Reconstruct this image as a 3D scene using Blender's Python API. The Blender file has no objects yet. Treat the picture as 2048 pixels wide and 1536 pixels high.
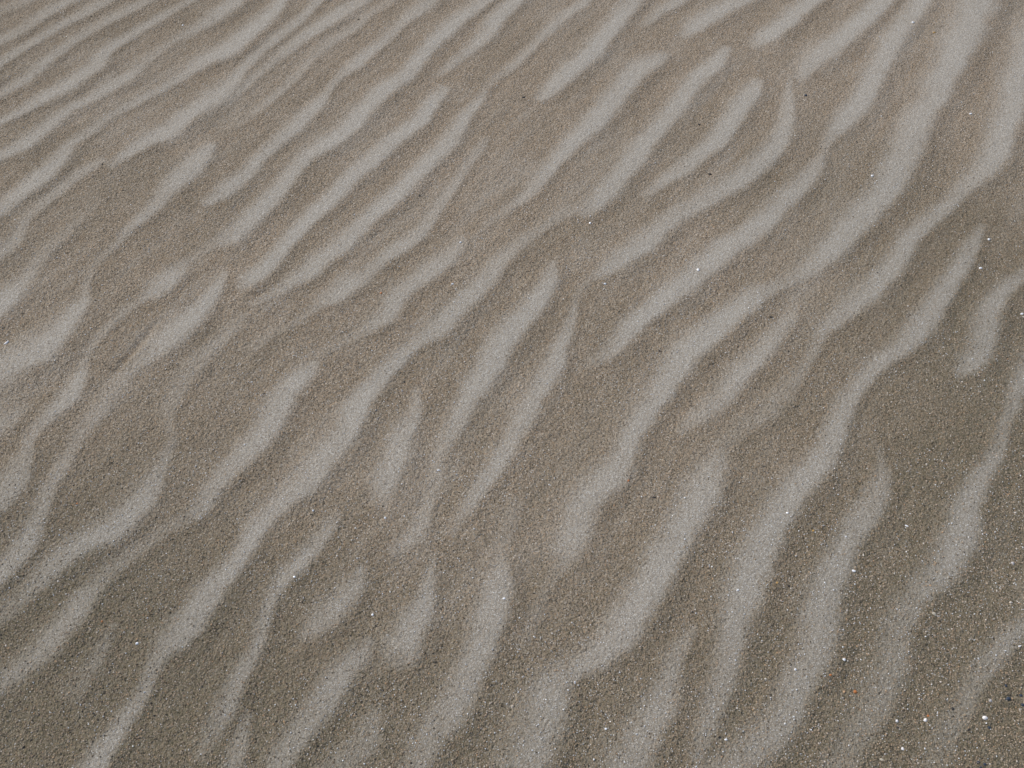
import bpy, bmesh, math, random
import numpy as np

# ------------------------------------------------------------------ camera, sky, sun, exposure
scn = bpy.context.scene
cam_data = bpy.data.cameras.new('camera')
cam = bpy.data.objects.new('camera', cam_data)
scn.collection.objects.link(cam)
cam.location = (0, 0, 0.8)
cam.rotation_euler = (math.radians(40), 0, 0)      # looking 50 degrees down at the sand
cam_data.lens = 34.98
cam_data.sensor_width = 36
cam_data.clip_start = 0.01
cam_data.clip_end = 3000
scn.camera = cam

SUN_EL = math.radians(44)
SUN_DIR = (-0.88, 0.47)                            # towards the sun, on the ground
world = bpy.data.worlds.new('World')
scn.world = world
world.use_nodes = True
wn = world.node_tree
wn.nodes.clear()
sky = wn.nodes.new('ShaderNodeTexSky')
sky.sky_type = 'NISHITA'
sky.sun_disc = False
sky.sun_elevation = SUN_EL
sky.sun_rotation = math.atan2(SUN_DIR[0], SUN_DIR[1])
bg = wn.nodes.new('ShaderNodeBackground')
bg.inputs['Strength'].default_value = 0.11
wo = wn.nodes.new('ShaderNodeOutputWorld')
wn.links.new(sky.outputs['Color'], bg.inputs['Color'])
wn.links.new(bg.outputs['Background'], wo.inputs['Surface'])

sun_data = bpy.data.lights.new('sun', 'SUN')
sun_data.energy = 3.5
sun_data.angle = math.radians(0.5)
sun_data.color = (1.0, 0.935, 0.835)
sun = bpy.data.objects.new('sun', sun_data)
scn.collection.objects.link(sun)
from mathutils import Vector
sd = Vector((SUN_DIR[0] * math.cos(SUN_EL), SUN_DIR[1] * math.cos(SUN_EL), math.sin(SUN_EL)))
sun.rotation_euler = sd.to_track_quat('Z', 'Y').to_euler()
sun.location = (-2, 1, 2)

scn.view_settings.view_transform = 'Standard'
scn.view_settings.look = 'None'
scn.view_settings.exposure = 0.0
scn.view_settings.gamma = 1.0
scn.view_settings.use_curve_mapping = False

# ------------------------------------------------------------------ survey of the sand, in millimetres on the ground
# ripple crests of fine pale sand: (x, y, half width, how much fine sand lies there)
CRESTS = [
 [(-794.4,1402.4,11.7,0.4),(-783.0,1414.0,11.7,0.46),(-748.2,1449.4,11.7,0.46),(-731.7,1472.1,11.3,0.46)],
 [(-771.4,1312.3,13.0,0.66),(-756.1,1332.5,13.2,0.66),(-729.6,1365.5,12.8,0.66),(-709.4,1408.1,12.7,0.73),(-687.8,1441.9,13.3,0.66),(-669.1,1472.1,13.4,0.66)],
 [(-749.3,1247.6,9.3,0.66),(-736.0,1271.8,9.4,0.66),(-709.5,1320.4,9.7,0.66),(-675.9,1376.7,10.3,0.66),(-647.6,1411.0,12.0,0.73),(-622.4,1449.4,10.6,0.66),(-606.4,1472.1,10.8,0.66)],
 [(-726.5,1180.6,10.7,0.66),(-711.7,1198.4,10.7,0.66),(-687.4,1231.4,11.1,0.73),(-669.0,1280.8,10.9,0.73),(-638.4,1344.8,10.8,0.66),(-600.0,1398.1,11.7,0.66),(-564.3,1446.4,10.7,0.59),(-543.7,1472.1,10.9,0.53)],
 [(-705.8,1119.7,9.4,0.66),(-690.2,1133.2,9.3,0.73),(-660.8,1166.5,11.5,0.79),(-639.1,1194.8,15.7,0.85),(-616.5,1222.8,16.9,0.9),(-598.5,1262.8,16.0,0.9),(-591.2,1297.8,11.5,0.86),(-565.2,1348.9,10.5,0.73),(-536.8,1393.8,10.0,0.66),(-501.8,1440.4,9.0,0.59),(-481.0,1472.1,8.9,0.53)],
 [(-678.4,1039.3,8.4,0.66),(-664.6,1055.9,8.5,0.73),(-639.2,1084.6,14.0,0.8),(-625.8,1116.4,13.3,0.8),(-608.8,1152.6,10.7,0.79),(-584.5,1180.6,11.2,0.79),(-555.3,1222.8,15.4,0.75),(-545.4,1233.9,12.6,0.86),(-528.5,1275.6,8.4,0.46),(-498.2,1335.2,9.3,0.46),(-462.1,1376.7,12.3,0.79),(-444.9,1405.3,16.7,0.85),(-433.7,1427.1,17.3,0.85),(-422.2,1449.4,13.9,0.86),(-411.8,1479.7,12.6,0.79)],
 [(-644.8,922.9,13.4,0.85),(-630.1,951.6,13.5,0.9),(-613.7,985.2,15.2,0.95),(-598.9,1014.9,16.6,0.95),(-588.3,1041.4,14.2,0.85),(-580.4,1081.4,9.9,0.73),(-562.0,1113.0,9.0,0.66),(-543.4,1146.8,8.4,0.53),(-518.9,1177.0,8.9,0.66),(-493.5,1204.5,9.0,0.66),(-467.8,1237.6,9.9,0.66),(-442.6,1278.2,15.6,0.8),(-421.0,1297.8,19.3,0.95),(-397.9,1336.6,18.8,0.95),(-375.4,1385.2,17.1,0.9),(-359.8,1431.5,11.8,0.86),(-350.7,1464.5,9.7,0.66)],
 [(-616.3,856.8,14.1,0.6),(-601.4,875.7,13.9,0.7),(-592.0,894.1,9.6,0.6),(-591.1,931.1,7.5,0.59),(-579.1,962.0,8.6,0.59),(-565.3,989.1,8.9,0.53),(-549.0,1023.0,8.5,0.53),(-529.3,1047.6,8.0,0.4)],
 [(-514.3,1039.3,7.5,0.53),(-502.1,1060.1,10.5,0.79),(-482.8,1091.1,15.7,0.85),(-458.1,1110.8,17.9,0.95),(-436.9,1150.3,17.4,0.95),(-413.6,1184.1,18.0,0.95),(-396.5,1211.7,14.1,0.85),(-384.0,1256.5,10.0,0.79),(-366.4,1301.7,9.9,0.73),(-346.0,1340.7,10.4,0.66),(-320.9,1389.5,10.2,0.66),(-300.0,1446.4,9.1,0.66),(-289.1,1472.1,9.5,0.66)],
 [(-557.9,669.9,16.4,0.7),(-542.4,686.5,16.5,0.75),(-529.1,702.7,18.2,0.85),(-509.8,722.1,21.5,0.95),(-498.5,748.0,16.7,0.95),(-486.6,784.1,10.1,0.85),(-485.0,804.7,4.8,0.5),(-488.5,834.1,3.8,0.35),(-483.3,860.2,5.1,0.35),(-472.4,886.1,6.1,0.4),(-462.4,915.6,7.1,0.66),(-450.2,937.6,9.0,0.86),(-438.7,964.9,10.2,0.75),(-424.6,1002.9,15.2,0.9),(-414.3,1023.0,16.6,0.9),(-404.2,1051.7,14.3,0.85),(-397.0,1075.0,9.7,0.79)],
 [(-390.0,1168.8,5.3,0.33),(-369.0,1226.4,7.5,0.53),(-336.9,1289.9,9.1,0.59),(-313.1,1332.5,10.8,0.66),(-284.0,1372.5,13.6,0.86),(-260.7,1406.7,13.8,0.86),(-233.0,1443.4,12.8,0.79),(-214.7,1472.1,11.5,0.79)],
 [(-371.0,1119.7,5.8,0.26),(-354.9,1143.4,7.6,0.4),(-331.4,1184.1,7.5,0.53),(-311.2,1226.4,7.3,0.46),(-276.6,1312.3,9.0,0.46),(-238.8,1364.1,9.6,0.53),(-220.7,1402.4,9.7,0.46),(-192.5,1440.4,8.9,0.35),(-175.5,1472.1,8.6,0.3)],
 [(-377.4,964.9,7.9,0.66),(-362.4,984.2,13.3,0.9),(-350.7,1002.9,14.6,0.9),(-337.7,1023.0,12.7,0.85),(-326.4,1051.7,10.6,0.75),(-309.2,1087.9,12.0,0.8),(-292.9,1111.9,13.6,0.85),(-279.4,1141.1,13.8,0.85),(-267.3,1168.8,11.5,0.92),(-256.8,1200.9,6.8,0.66),(-243.5,1237.6,7.4,0.66),(-224.5,1266.6,12.5,0.8),(-210.5,1293.8,11.8,0.92),(-187.5,1332.5,9.8,0.65),(-169.0,1372.5,9.7,0.7),(-149.7,1411.0,13.6,0.8),(-129.1,1440.4,14.5,0.8),(-116.7,1472.1,13.5,0.8)],
 [(-360.2,880.9,6.2,0.3),(-345.0,891.4,7.9,0.5),(-334.7,900.3,13.0,0.8),(-325.9,918.3,13.9,0.95),(-314.1,946.0,14.3,0.95),(-298.8,973.5,14.5,0.95),(-284.0,1008.9,12.3,0.95),(-267.8,1053.8,13.3,0.95),(-248.1,1078.2,15.7,0.95),(-227.2,1103.1,15.1,0.95),(-207.6,1140.0,14.3,0.95),(-191.3,1177.0,14.0,0.95),(-170.2,1215.4,16.0,0.95),(-151.0,1241.3,14.6,0.95),(-133.1,1286.0,13.0,0.95),(-118.5,1324.4,13.8,0.95),(-96.6,1364.1,14.8,0.95),(-70.9,1406.7,14.6,0.9),(-47.2,1440.4,12.9,0.85),(-26.6,1472.1,12.8,0.85)],
 [(-499.0,512.4,14.2,0.8),(-490.6,529.9,14.2,0.8),(-485.0,546.7,13.8,0.85),(-480.9,567.4,9.7,0.75),(-482.5,585.0,6.3,0.65),(-482.8,603.7,6.3,0.6),(-476.3,622.1,8.2,0.75),(-470.0,635.1,9.8,0.8),(-461.3,653.0,10.7,0.85),(-456.7,675.4,8.3,0.8),(-456.2,690.7,5.0,0.55),(-457.3,708.4,4.2,0.35),(-448.9,743.5,4.7,0.35),(-432.1,779.4,5.9,0.4),(-421.0,793.6,6.3,0.4),(-410.8,803.1,9.4,0.6),(-401.6,817.6,14.1,0.8),(-392.8,837.4,13.2,0.8),(-384.4,855.1,7.0,0.45),(-372.5,871.3,5.9,0.3),(-360.2,880.9,6.1,0.25)],
 [(-308.9,817.6,7.4,0.5),(-301.7,829.1,13.0,0.85),(-291.9,839.9,13.5,0.95),(-281.2,860.2,12.1,0.95),(-271.5,886.1,10.7,0.95),(-258.0,917.4,11.4,0.95),(-237.6,952.6,13.3,0.95),(-224.1,973.5,13.1,0.95),(-203.0,1016.9,13.6,0.95),(-181.6,1047.6,13.3,0.95),(-160.2,1087.9,14.6,0.95),(-141.9,1109.7,14.4,0.95),(-126.0,1133.2,13.0,0.95),(-110.8,1177.0,12.1,0.9),(-95.7,1209.3,9.3,0.7)],
 [(-102.2,1243.9,5.5,0.3),(-93.6,1259.0,7.5,0.5),(-65.6,1304.4,9.6,0.65),(-40.8,1344.8,12.6,0.8),(-24.3,1393.8,14.6,0.85),(2.3,1440.4,14.5,0.85),(16.5,1472.1,13.2,0.85)],
 [(-294.9,788.8,4.7,0.3),(-272.7,805.5,6.3,0.4),(-252.2,825.0,10.1,0.7),(-236.1,842.4,13.5,0.9),(-224.7,862.7,13.5,0.9),(-203.5,888.8,14.6,0.9),(-188.6,912.0,12.6,0.95),(-173.6,938.5,13.0,0.95),(-150.9,969.7,14.1,0.95),(-131.4,1002.9,13.8,0.95),(-114.5,1038.3,13.4,0.95),(-93.5,1071.8,13.5,0.95),(-76.0,1109.7,12.3,0.95),(-61.1,1149.1,9.4,0.85),(-46.2,1180.6,7.2,0.7),(-36.3,1209.3,5.6,0.4),(-24.0,1233.9,7.2,0.35),(3.6,1271.8,8.2,0.55),(36.1,1329.8,8.2,0.65),(58.5,1368.3,10.4,0.7),(82.3,1406.7,12.0,0.7),(108.3,1440.4,10.1,0.7),(126.1,1472.1,9.6,0.6)],
 [(-254.9,747.3,4.3,0.2),(-241.4,760.9,5.0,0.35),(-221.7,784.1,6.6,0.45),(-204.1,801.5,11.9,0.8),(-191.0,816.8,13.6,0.85),(-177.7,827.5,13.8,0.8),(-166.7,839.1,9.4,0.7),(-152.5,862.7,9.5,0.75),(-136.9,880.9,11.6,0.85),(-112.3,906.6,11.2,0.85),(-99.9,933.0,8.4,0.7),(-88.4,960.1,7.7,0.65),(-72.0,1002.9,6.3,0.6),(-58.0,1041.4,7.3,0.6),(-43.8,1071.8,7.4,0.6),(-34.5,1097.6,4.4,0.35)],
 [(-221.9,706.3,5.7,0.25),(-202.1,719.2,6.4,0.3),(-182.0,733.9,6.5,0.35),(-165.8,745.8,7.1,0.5),(-154.2,757.9,10.4,0.75),(-137.5,777.1,12.5,0.85),(-130.6,797.5,11.7,0.85),(-115.8,820.9,11.3,0.8),(-96.8,840.7,12.5,0.85),(-80.3,860.2,11.4,0.8),(-67.5,880.9,8.9,0.7),(-59.2,899.4,6.0,0.45)],
 [(-447.7,325.2,10.0,0.49),(-429.0,343.7,10.1,0.61),(-421.8,351.1,11.2,0.67),(-410.0,361.8,12.3,0.73),(-397.3,377.7,12.3,0.85),(-387.7,396.9,11.2,0.92),(-380.6,416.5,10.2,0.92),(-373.4,432.8,8.9,0.73),(-366.7,444.9,8.7,0.61),(-354.5,462.9,8.9,0.55),(-338.0,478.1,6.8,0.43),(-324.3,495.3,6.9,0.43),(-309.7,503.6,8.2,0.5),(-295.8,516.3,9.0,0.7),(-290.4,532.8,9.8,0.8),(-281.9,553.7,10.8,0.9),(-268.3,573.4,11.6,0.95),(-257.3,596.1,13.2,0.95),(-246.3,622.1,13.7,0.95),(-239.0,648.3,13.3,0.95),(-228.9,672.0,13.0,0.95),(-218.3,687.2,11.4,0.85),(-210.7,702.0,5.6,0.6)],
 [(-469.3,438.3,11.2,0.95),(-459.1,455.1,11.2,0.95),(-452.9,468.6,10.9,0.95),(-448.7,486.1,10.1,0.92),(-445.7,503.6,8.8,0.7),(-445.9,521.4,8.0,0.65),(-447.4,540.9,7.5,0.6),(-441.1,563.8,7.9,0.65),(-438.6,582.6,6.7,0.5),(-433.6,607.4,7.6,0.5),(-426.5,629.9,9.2,0.5),(-415.1,661.1,8.8,0.45),(-403.6,690.7,6.6,0.4),(-392.4,708.4,9.7,0.55),(-378.7,730.9,15.4,0.8),(-363.4,756.3,16.9,0.9),(-348.0,784.1,12.3,0.9),(-339.2,814.4,8.5,0.85),(-333.7,839.9,4.6,0.5)],
 [(-459.7,396.9,9.8,0.49),(-443.3,413.6,9.9,0.49),(-431.5,430.8,8.8,0.61),(-424.8,442.8,11.1,0.73),(-413.6,458.2,12.5,0.85),(-398.3,475.5,12.8,0.92),(-381.5,488.8,15.2,0.95),(-365.4,506.3,15.0,0.85),(-351.5,535.1,12.3,0.85),(-345.3,556.7,8.6,0.7),(-344.2,573.4,6.8,0.6),(-341.7,599.9,4.5,0.4),(-350.9,623.4,5.5,0.3),(-351.7,650.3,8.0,0.4),(-340.2,684.4,8.8,0.4),(-324.0,721.4,8.4,0.4),(-303.3,772.4,6.6,0.3)],
 [(-584.7,764.0,17.9,0.9),(-575.2,785.7,16.3,0.9),(-569.6,803.1,14.8,0.85),(-562.8,820.9,10.1,0.65),(-555.8,855.9,8.7,0.5),(-549.2,880.9,9.3,0.45),(-534.6,914.7,8.1,0.4),(-511.8,969.7,6.7,0.26)],
 [(-531.1,591.8,13.1,0.5),(-518.4,613.8,13.4,0.55),(-512.4,623.4,12.2,0.5),(-501.2,639.7,5.5,0.3)],
 [(-337.8,256.9,10.4,0.85),(-331.4,273.9,10.5,0.92),(-327.6,284.9,9.9,0.92),(-321.0,296.5,9.0,0.92),(-316.3,310.1,8.2,0.85),(-310.7,322.2,7.3,0.79),(-306.9,335.9,6.3,0.73),(-305.1,351.1,6.4,0.73),(-300.1,370.0,8.6,0.73),(-292.9,381.9,11.3,0.92),(-284.9,395.4,13.4,0.95),(-274.8,412.2,13.0,0.95),(-267.5,429.3,12.1,0.95),(-257.0,450.0,10.7,0.95),(-249.5,466.5,9.7,0.95),(-243.9,482.4,9.7,0.95),(-238.5,497.0,10.1,0.95),(-227.4,513.0,9.9,0.85),(-214.6,529.9,11.2,0.85),(-201.6,546.7,12.3,0.9),(-192.1,563.8,12.8,0.95),(-180.4,585.0,13.5,0.95),(-169.2,605.5,13.4,0.95),(-164.0,623.4,12.5,0.95),(-158.4,644.3,12.5,0.95),(-148.4,664.5,11.2,0.9),(-137.7,686.5,9.7,0.8),(-123.9,707.0,9.5,0.75),(-109.5,725.1,8.0,0.65),(-94.0,739.1,10.1,0.75),(-79.0,756.3,14.5,0.9),(-63.7,777.1,14.4,0.95),(-47.6,802.3,13.2,0.95),(-28.2,830.8,11.9,0.9),(-14.0,857.6,10.8,0.85),(3.0,880.9,9.2,0.65),(21.0,903.9,8.2,0.55),(48.0,928.4,7.0,0.4),(71.3,948.8,7.4,0.35),(96.7,964.9,7.6,0.35)],
 [(-363.4,333.7,8.5,0.37),(-356.2,353.4,7.6,0.49),(-351.1,373.6,5.7,0.49),(-346.6,394.5,4.3,0.37)],
 [(-125.1,524.8,6.8,0.45),(-122.8,543.2,11.4,0.75),(-119.0,562.6,12.2,0.85),(-114.6,581.9,11.8,0.9),(-112.4,599.9,10.5,0.9),(-105.2,620.2,9.2,0.85),(-98.1,644.3,5.8,0.65),(-101.0,666.5,3.1,0.3)],
 [(-107.8,472.3,5.8,0.4),(-96.4,481.3,7.7,0.6),(-85.4,498.6,7.4,0.7),(-79.9,519.7,4.4,0.5),(-73.6,546.7,3.9,0.3),(-73.5,572.8,6.0,0.4),(-67.2,598.0,8.4,0.6),(-57.0,621.5,9.7,0.75),(-45.1,653.0,9.9,0.85),(-35.3,678.2,13.0,0.95),(-23.0,702.7,14.5,0.95),(-10.9,728.0,15.2,0.95),(2.8,756.3,15.2,0.95),(24.2,789.6,12.4,0.95),(42.6,827.5,9.0,0.85),(47.4,857.6,4.7,0.45)],
 [(-56.4,489.4,3.4,0.3),(-48.1,506.9,5.0,0.5),(-40.5,521.4,7.0,0.7),(-32.3,539.7,8.2,0.8),(-21.0,557.3,9.4,0.85),(-9.9,578.3,9.3,0.85),(-1.5,599.9,9.9,0.8),(8.1,622.1,11.2,0.85),(19.6,645.0,10.9,0.85),(33.6,673.3,9.9,0.85),(44.9,700.6,9.8,0.85),(50.4,724.3,8.9,0.8),(61.1,750.3,7.4,0.65),(68.0,772.4,5.1,0.5),(71.0,791.2,4.0,0.4),(79.4,815.2,4.3,0.3),(93.0,834.1,4.5,0.3)],
 [(38.7,1187.7,8.8,0.6),(58.8,1215.4,14.8,0.95),(83.5,1255.2,15.9,0.95),(110.3,1293.8,16.0,0.95),(129.0,1328.4,14.8,0.95),(149.0,1364.1,13.7,0.95),(167.0,1406.7,14.8,0.95),(185.6,1440.4,14.9,0.9),(201.2,1479.7,13.7,0.9)],
 [(-47.2,895.8,4.2,0.2),(-26.8,930.2,5.9,0.35),(-0.6,960.1,7.9,0.55),(21.9,982.2,9.1,0.7),(36.8,1011.9,9.4,0.75),(56.2,1047.6,11.1,0.85),(77.0,1084.6,13.8,0.95),(101.9,1123.1,16.7,0.95),(127.8,1163.0,17.5,0.95),(145.9,1197.2,16.7,0.95),(169.9,1238.8,16.9,0.95),(193.1,1269.2,17.4,0.9),(216.4,1295.1,10.5,0.6)],
 [(86.5,946.0,8.4,0.5),(102.8,963.0,13.3,0.85),(119.7,987.1,15.4,0.95),(137.9,1023.0,15.5,0.95),(161.5,1062.2,16.0,0.95),(189.3,1109.7,14.9,0.95),(215.0,1152.6,14.4,0.95),(239.7,1197.2,14.7,0.95),(264.7,1237.6,14.8,0.95),(292.0,1273.1,13.2,0.9),(314.0,1312.3,8.0,0.6)],
 [(166.1,979.3,5.4,0.35),(192.4,1005.9,8.7,0.7),(219.0,1029.1,10.8,0.85),(241.8,1059.1,13.7,0.95),(270.8,1091.1,15.0,0.95),(290.9,1126.4,14.1,0.95),(308.3,1163.0,15.2,0.95),(329.3,1197.2,14.8,0.95),(344.5,1227.7,8.8,0.6)],
 [(196.2,1373.9,5.7,0.3),(210.8,1393.8,8.5,0.6),(228.4,1419.8,11.2,0.7),(254.1,1444.9,12.6,0.75),(275.0,1472.1,12.1,0.7)],
 [(257.0,1346.1,7.2,0.4),(270.4,1365.5,13.1,0.85),(287.0,1385.2,17.3,0.9),(318.3,1415.4,17.3,0.9),(353.3,1444.9,15.3,0.9),(380.8,1472.1,15.0,0.8)],
 [(356.5,1317.7,7.0,0.4),(370.4,1335.2,13.7,0.8),(383.7,1348.9,16.7,0.9),(407.2,1376.7,16.3,0.95),(436.9,1415.4,15.9,0.95),(465.9,1446.4,15.4,0.85),(486.5,1472.1,15.1,0.8)],
 [(407.6,1237.6,9.1,0.6),(432.5,1278.2,16.6,0.95),(463.9,1308.3,19.6,0.95),(495.1,1344.8,17.1,0.95),(525.8,1385.2,17.3,0.95),(560.5,1427.1,17.4,0.95),(592.3,1472.1,17.2,0.95)],
 [(83.8,823.4,4.2,0.3),(94.6,833.3,5.6,0.45),(108.7,845.8,10.0,0.75),(128.5,862.7,14.2,0.9),(152.7,886.1,15.5,0.95),(175.9,912.0,14.1,0.9),(200.4,938.5,12.5,0.8),(231.7,964.9,13.2,0.75),(260.8,987.1,15.6,0.85),(283.0,1006.9,15.9,0.95),(310.2,1035.2,16.3,0.95),(340.8,1071.8,14.9,0.95),(359.8,1105.3,12.6,0.9),(372.5,1143.4,9.3,0.75),(380.5,1177.0,7.4,0.65),(387.0,1213.0,6.2,0.55),(396.0,1243.9,4.2,0.35)],
 [(406.0,1070.7,5.3,0.45),(418.7,1094.4,8.3,0.65),(441.3,1123.1,13.7,0.9),(464.7,1156.0,15.6,0.95),(489.7,1197.2,16.8,0.95),(512.6,1241.3,15.6,0.95),(537.4,1286.0,15.2,0.95),(561.9,1332.5,14.9,0.95),(586.8,1372.5,15.7,0.95),(615.9,1415.4,15.8,0.95),(648.7,1472.1,15.9,0.95)],
 [(81.1,699.2,5.7,0.35),(100.7,713.5,8.7,0.65),(114.2,730.2,10.7,0.8),(128.8,750.3,12.1,0.9),(146.4,770.1,12.6,0.95),(164.2,788.0,12.8,0.95),(187.0,812.0,14.2,0.95),(213.8,840.7,15.8,0.95),(233.1,860.2,15.9,0.95),(257.3,886.1,15.9,0.95),(289.2,912.0,16.2,0.95),(315.3,938.5,14.0,0.9),(333.4,964.9,12.9,0.8),(358.6,991.0,13.2,0.8),(378.0,1016.9,11.3,0.75),(396.9,1047.6,7.8,0.6),(411.0,1079.3,4.5,0.4)],
 [(4.7,377.7,4.4,0.25),(14.8,391.2,4.8,0.35),(21.6,412.2,4.4,0.35),(28.6,428.3,4.5,0.35),(36.5,443.4,4.6,0.35),(47.0,459.7,6.9,0.5),(52.7,476.5,13.0,0.8),(58.8,492.1,14.5,0.9),(63.3,509.6,13.8,0.9),(72.8,529.9,13.8,0.9),(87.7,546.7,15.9,0.95),(100.2,560.2,14.6,0.95),(111.5,581.3,11.5,0.9),(117.4,599.9,11.1,0.9),(128.9,618.3,11.4,0.9),(141.6,641.0,12.1,0.95),(158.1,667.2,12.9,0.95),(174.4,692.8,13.7,0.95),(190.4,716.3,14.4,0.95),(210.7,736.1,15.5,0.95),(233.1,760.9,15.2,0.95),(256.3,782.5,13.6,0.9),(277.6,803.9,11.6,0.85),(298.0,817.6,9.0,0.65),(322.2,830.8,9.0,0.55),(341.7,845.8,12.2,0.7),(367.5,873.1,15.3,0.85),(390.1,895.8,16.6,0.9),(413.3,922.9,17.9,0.95),(437.3,950.7,18.6,0.95),(462.7,982.2,19.1,0.95),(486.2,1016.9,20.1,0.95),(506.4,1053.8,20.6,0.95),(528.2,1100.9,20.5,0.95),(551.3,1143.4,20.8,0.95),(580.0,1184.1,18.5,0.95),(605.2,1230.2,19.9,0.95),(637.3,1286.0,23.1,0.95),(667.4,1344.8,25.8,0.95),(695.7,1398.1,27.6,0.95),(718.7,1449.4,29.4,0.95),(736.3,1495.2,29.9,0.95)],
 [(-1.6,258.8,15.6,0.8),(7.9,276.2,15.8,0.85),(16.1,289.7,16.4,0.85),(21.1,303.9,17.0,0.85),(25.4,315.9,17.2,0.85),(29.0,328.6,15.7,0.85),(35.2,343.7,11.8,0.75),(51.6,355.6,8.6,0.7),(69.9,366.8,10.8,0.8),(85.7,380.5,12.5,0.85),(99.5,397.8,14.3,0.9),(110.7,417.5,14.4,0.9),(123.5,436.8,14.2,0.95),(135.8,457.2,14.4,0.95),(148.0,478.1,14.6,0.95),(158.2,495.9,14.8,0.95),(169.1,513.0,15.5,0.95),(181.0,532.8,15.1,0.95),(190.8,553.7,13.4,0.9),(202.1,572.8,10.7,0.75),(209.9,589.9,7.5,0.45),(227.7,609.3,9.0,0.4),(253.7,629.9,9.7,0.45),(278.5,655.0,10.1,0.55),(297.8,678.2,7.9,0.55),(314.1,700.6,5.3,0.5),(328.0,722.1,5.3,0.55),(340.3,745.8,7.1,0.65),(359.2,765.5,10.5,0.8),(379.4,784.1,13.0,0.95),(400.4,804.7,14.2,0.95),(420.7,825.8,14.2,0.95),(441.1,848.3,14.0,0.95),(457.8,873.1,13.2,0.9),(474.4,898.5,12.1,0.85),(500.0,922.9,12.3,0.85),(521.9,943.2,11.7,0.8),(544.3,965.9,10.3,0.75),(569.3,994.0,11.1,0.8),(596.9,1020.9,15.6,0.9),(622.4,1053.8,18.0,0.95),(644.9,1094.4,18.6,0.95),(669.8,1143.4,19.0,0.95),(697.5,1197.2,20.2,0.95),(723.7,1247.6,20.0,0.95),(755.4,1308.3,20.6,0.95),(786.3,1362.7,21.2,0.9)],
 [(169.7,610.6,5.0,0.35),(186.5,624.1,7.7,0.5),(206.8,643.0,10.4,0.65),(226.3,664.5,11.4,0.75),(245.0,688.6,12.1,0.8),(268.1,713.5,11.1,0.75),(288.5,741.3,10.1,0.65),(308.7,765.5,7.9,0.5),(318.2,781.0,4.5,0.3)],
 [(147.5,284.1,5.4,0.4),(156.8,303.9,7.0,0.6),(164.9,319.7,7.9,0.65),(173.8,340.2,8.9,0.7),(182.6,364.5,9.9,0.75),(190.1,387.5,12.1,0.8),(197.8,407.3,14.0,0.9),(206.9,426.8,15.0,0.95),(215.8,447.4,15.2,0.95),(224.7,466.5,15.0,0.95),(235.0,484.5,14.3,0.95),(247.9,503.0,13.6,0.95),(258.8,519.2,13.3,0.95),(271.6,535.1,12.6,0.95),(285.8,551.4,13.3,0.95),(300.6,567.4,12.9,0.95),(312.6,585.0,11.4,0.9),(324.9,608.7,10.6,0.9),(336.5,629.9,9.8,0.9),(348.5,649.6,9.0,0.85),(361.6,666.5,8.2,0.85),(377.7,684.4,8.9,0.85),(396.4,704.8,9.9,0.85),(420.0,722.1,11.2,0.85),(441.2,743.5,13.1,0.9),(461.9,765.5,13.9,0.9),(478.9,792.8,12.9,0.9),(502.9,825.8,12.2,0.95),(530.9,862.7,11.2,0.95),(555.9,901.2,7.4,0.75),(570.3,922.9,4.6,0.4)],
 [(84.4,256.9,15.9,0.8),(91.9,272.3,16.1,0.8),(99.4,287.3,15.5,0.8),(106.6,301.4,14.1,0.8),(116.4,315.9,12.3,0.8),(125.4,332.0,11.3,0.8),(131.5,347.6,9.8,0.75),(136.7,360.5,8.2,0.7),(145.8,377.7,6.2,0.6),(157.2,394.5,3.8,0.4)],
 [(160.0,266.5,10.2,0.5),(182.1,282.9,11.1,0.55),(199.5,294.5,12.0,0.65),(214.5,306.8,12.4,0.7),(226.6,319.7,11.8,0.75),(233.6,333.3,10.9,0.75),(242.5,347.6,10.9,0.8),(252.1,360.5,13.0,0.85),(260.0,375.0,14.2,0.9),(266.2,391.2,14.1,0.9),(272.2,407.8,13.4,0.9),(278.7,424.9,13.1,0.95),(287.8,443.4,13.1,0.95),(298.4,461.3,12.9,0.9),(307.7,477.1,12.1,0.85),(320.7,493.7,11.5,0.8),(336.3,510.8,11.6,0.75),(351.4,532.8,9.9,0.7),(361.9,552.5,7.4,0.6),(364.7,570.4,5.0,0.4),(363.9,591.8,4.2,0.25)],
 [(470.0,685.1,6.4,0.52),(492.1,702.7,12.8,0.92),(509.4,728.0,14.0,0.95),(522.4,756.3,14.3,0.95),(538.8,784.1,12.6,0.95),(557.9,807.1,10.5,0.86),(583.8,830.8,8.5,0.75),(604.3,852.5,8.0,0.69),(621.8,869.6,8.1,0.69)],
 [(259.7,272.3,10.1,0.5),(269.9,288.1,10.2,0.5),(278.6,300.2,11.0,0.55),(290.7,312.6,11.8,0.6),(300.5,324.3,12.4,0.65),(306.8,337.2,11.5,0.65),(315.8,350.3,11.2,0.65),(324.0,364.5,11.9,0.7),(330.5,380.5,11.3,0.65),(337.4,397.8,10.8,0.65),(351.2,416.1,10.9,0.65),(370.1,433.8,12.3,0.75),(387.4,449.5,13.2,0.8),(401.2,464.4,13.7,0.95),(413.1,480.3,14.7,0.95),(424.0,495.3,15.0,0.95),(429.6,509.6,13.6,0.95),(437.9,526.5,11.3,0.92),(451.7,545.5,9.7,0.92),(466.5,563.8,8.9,0.86),(483.0,585.0,6.8,0.75),(495.0,608.7,6.0,0.63),(510.4,633.1,7.0,0.75),(526.3,659.7,8.5,0.86),(539.9,683.7,9.1,0.8),(558.4,712.0,9.8,0.8)],
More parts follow.
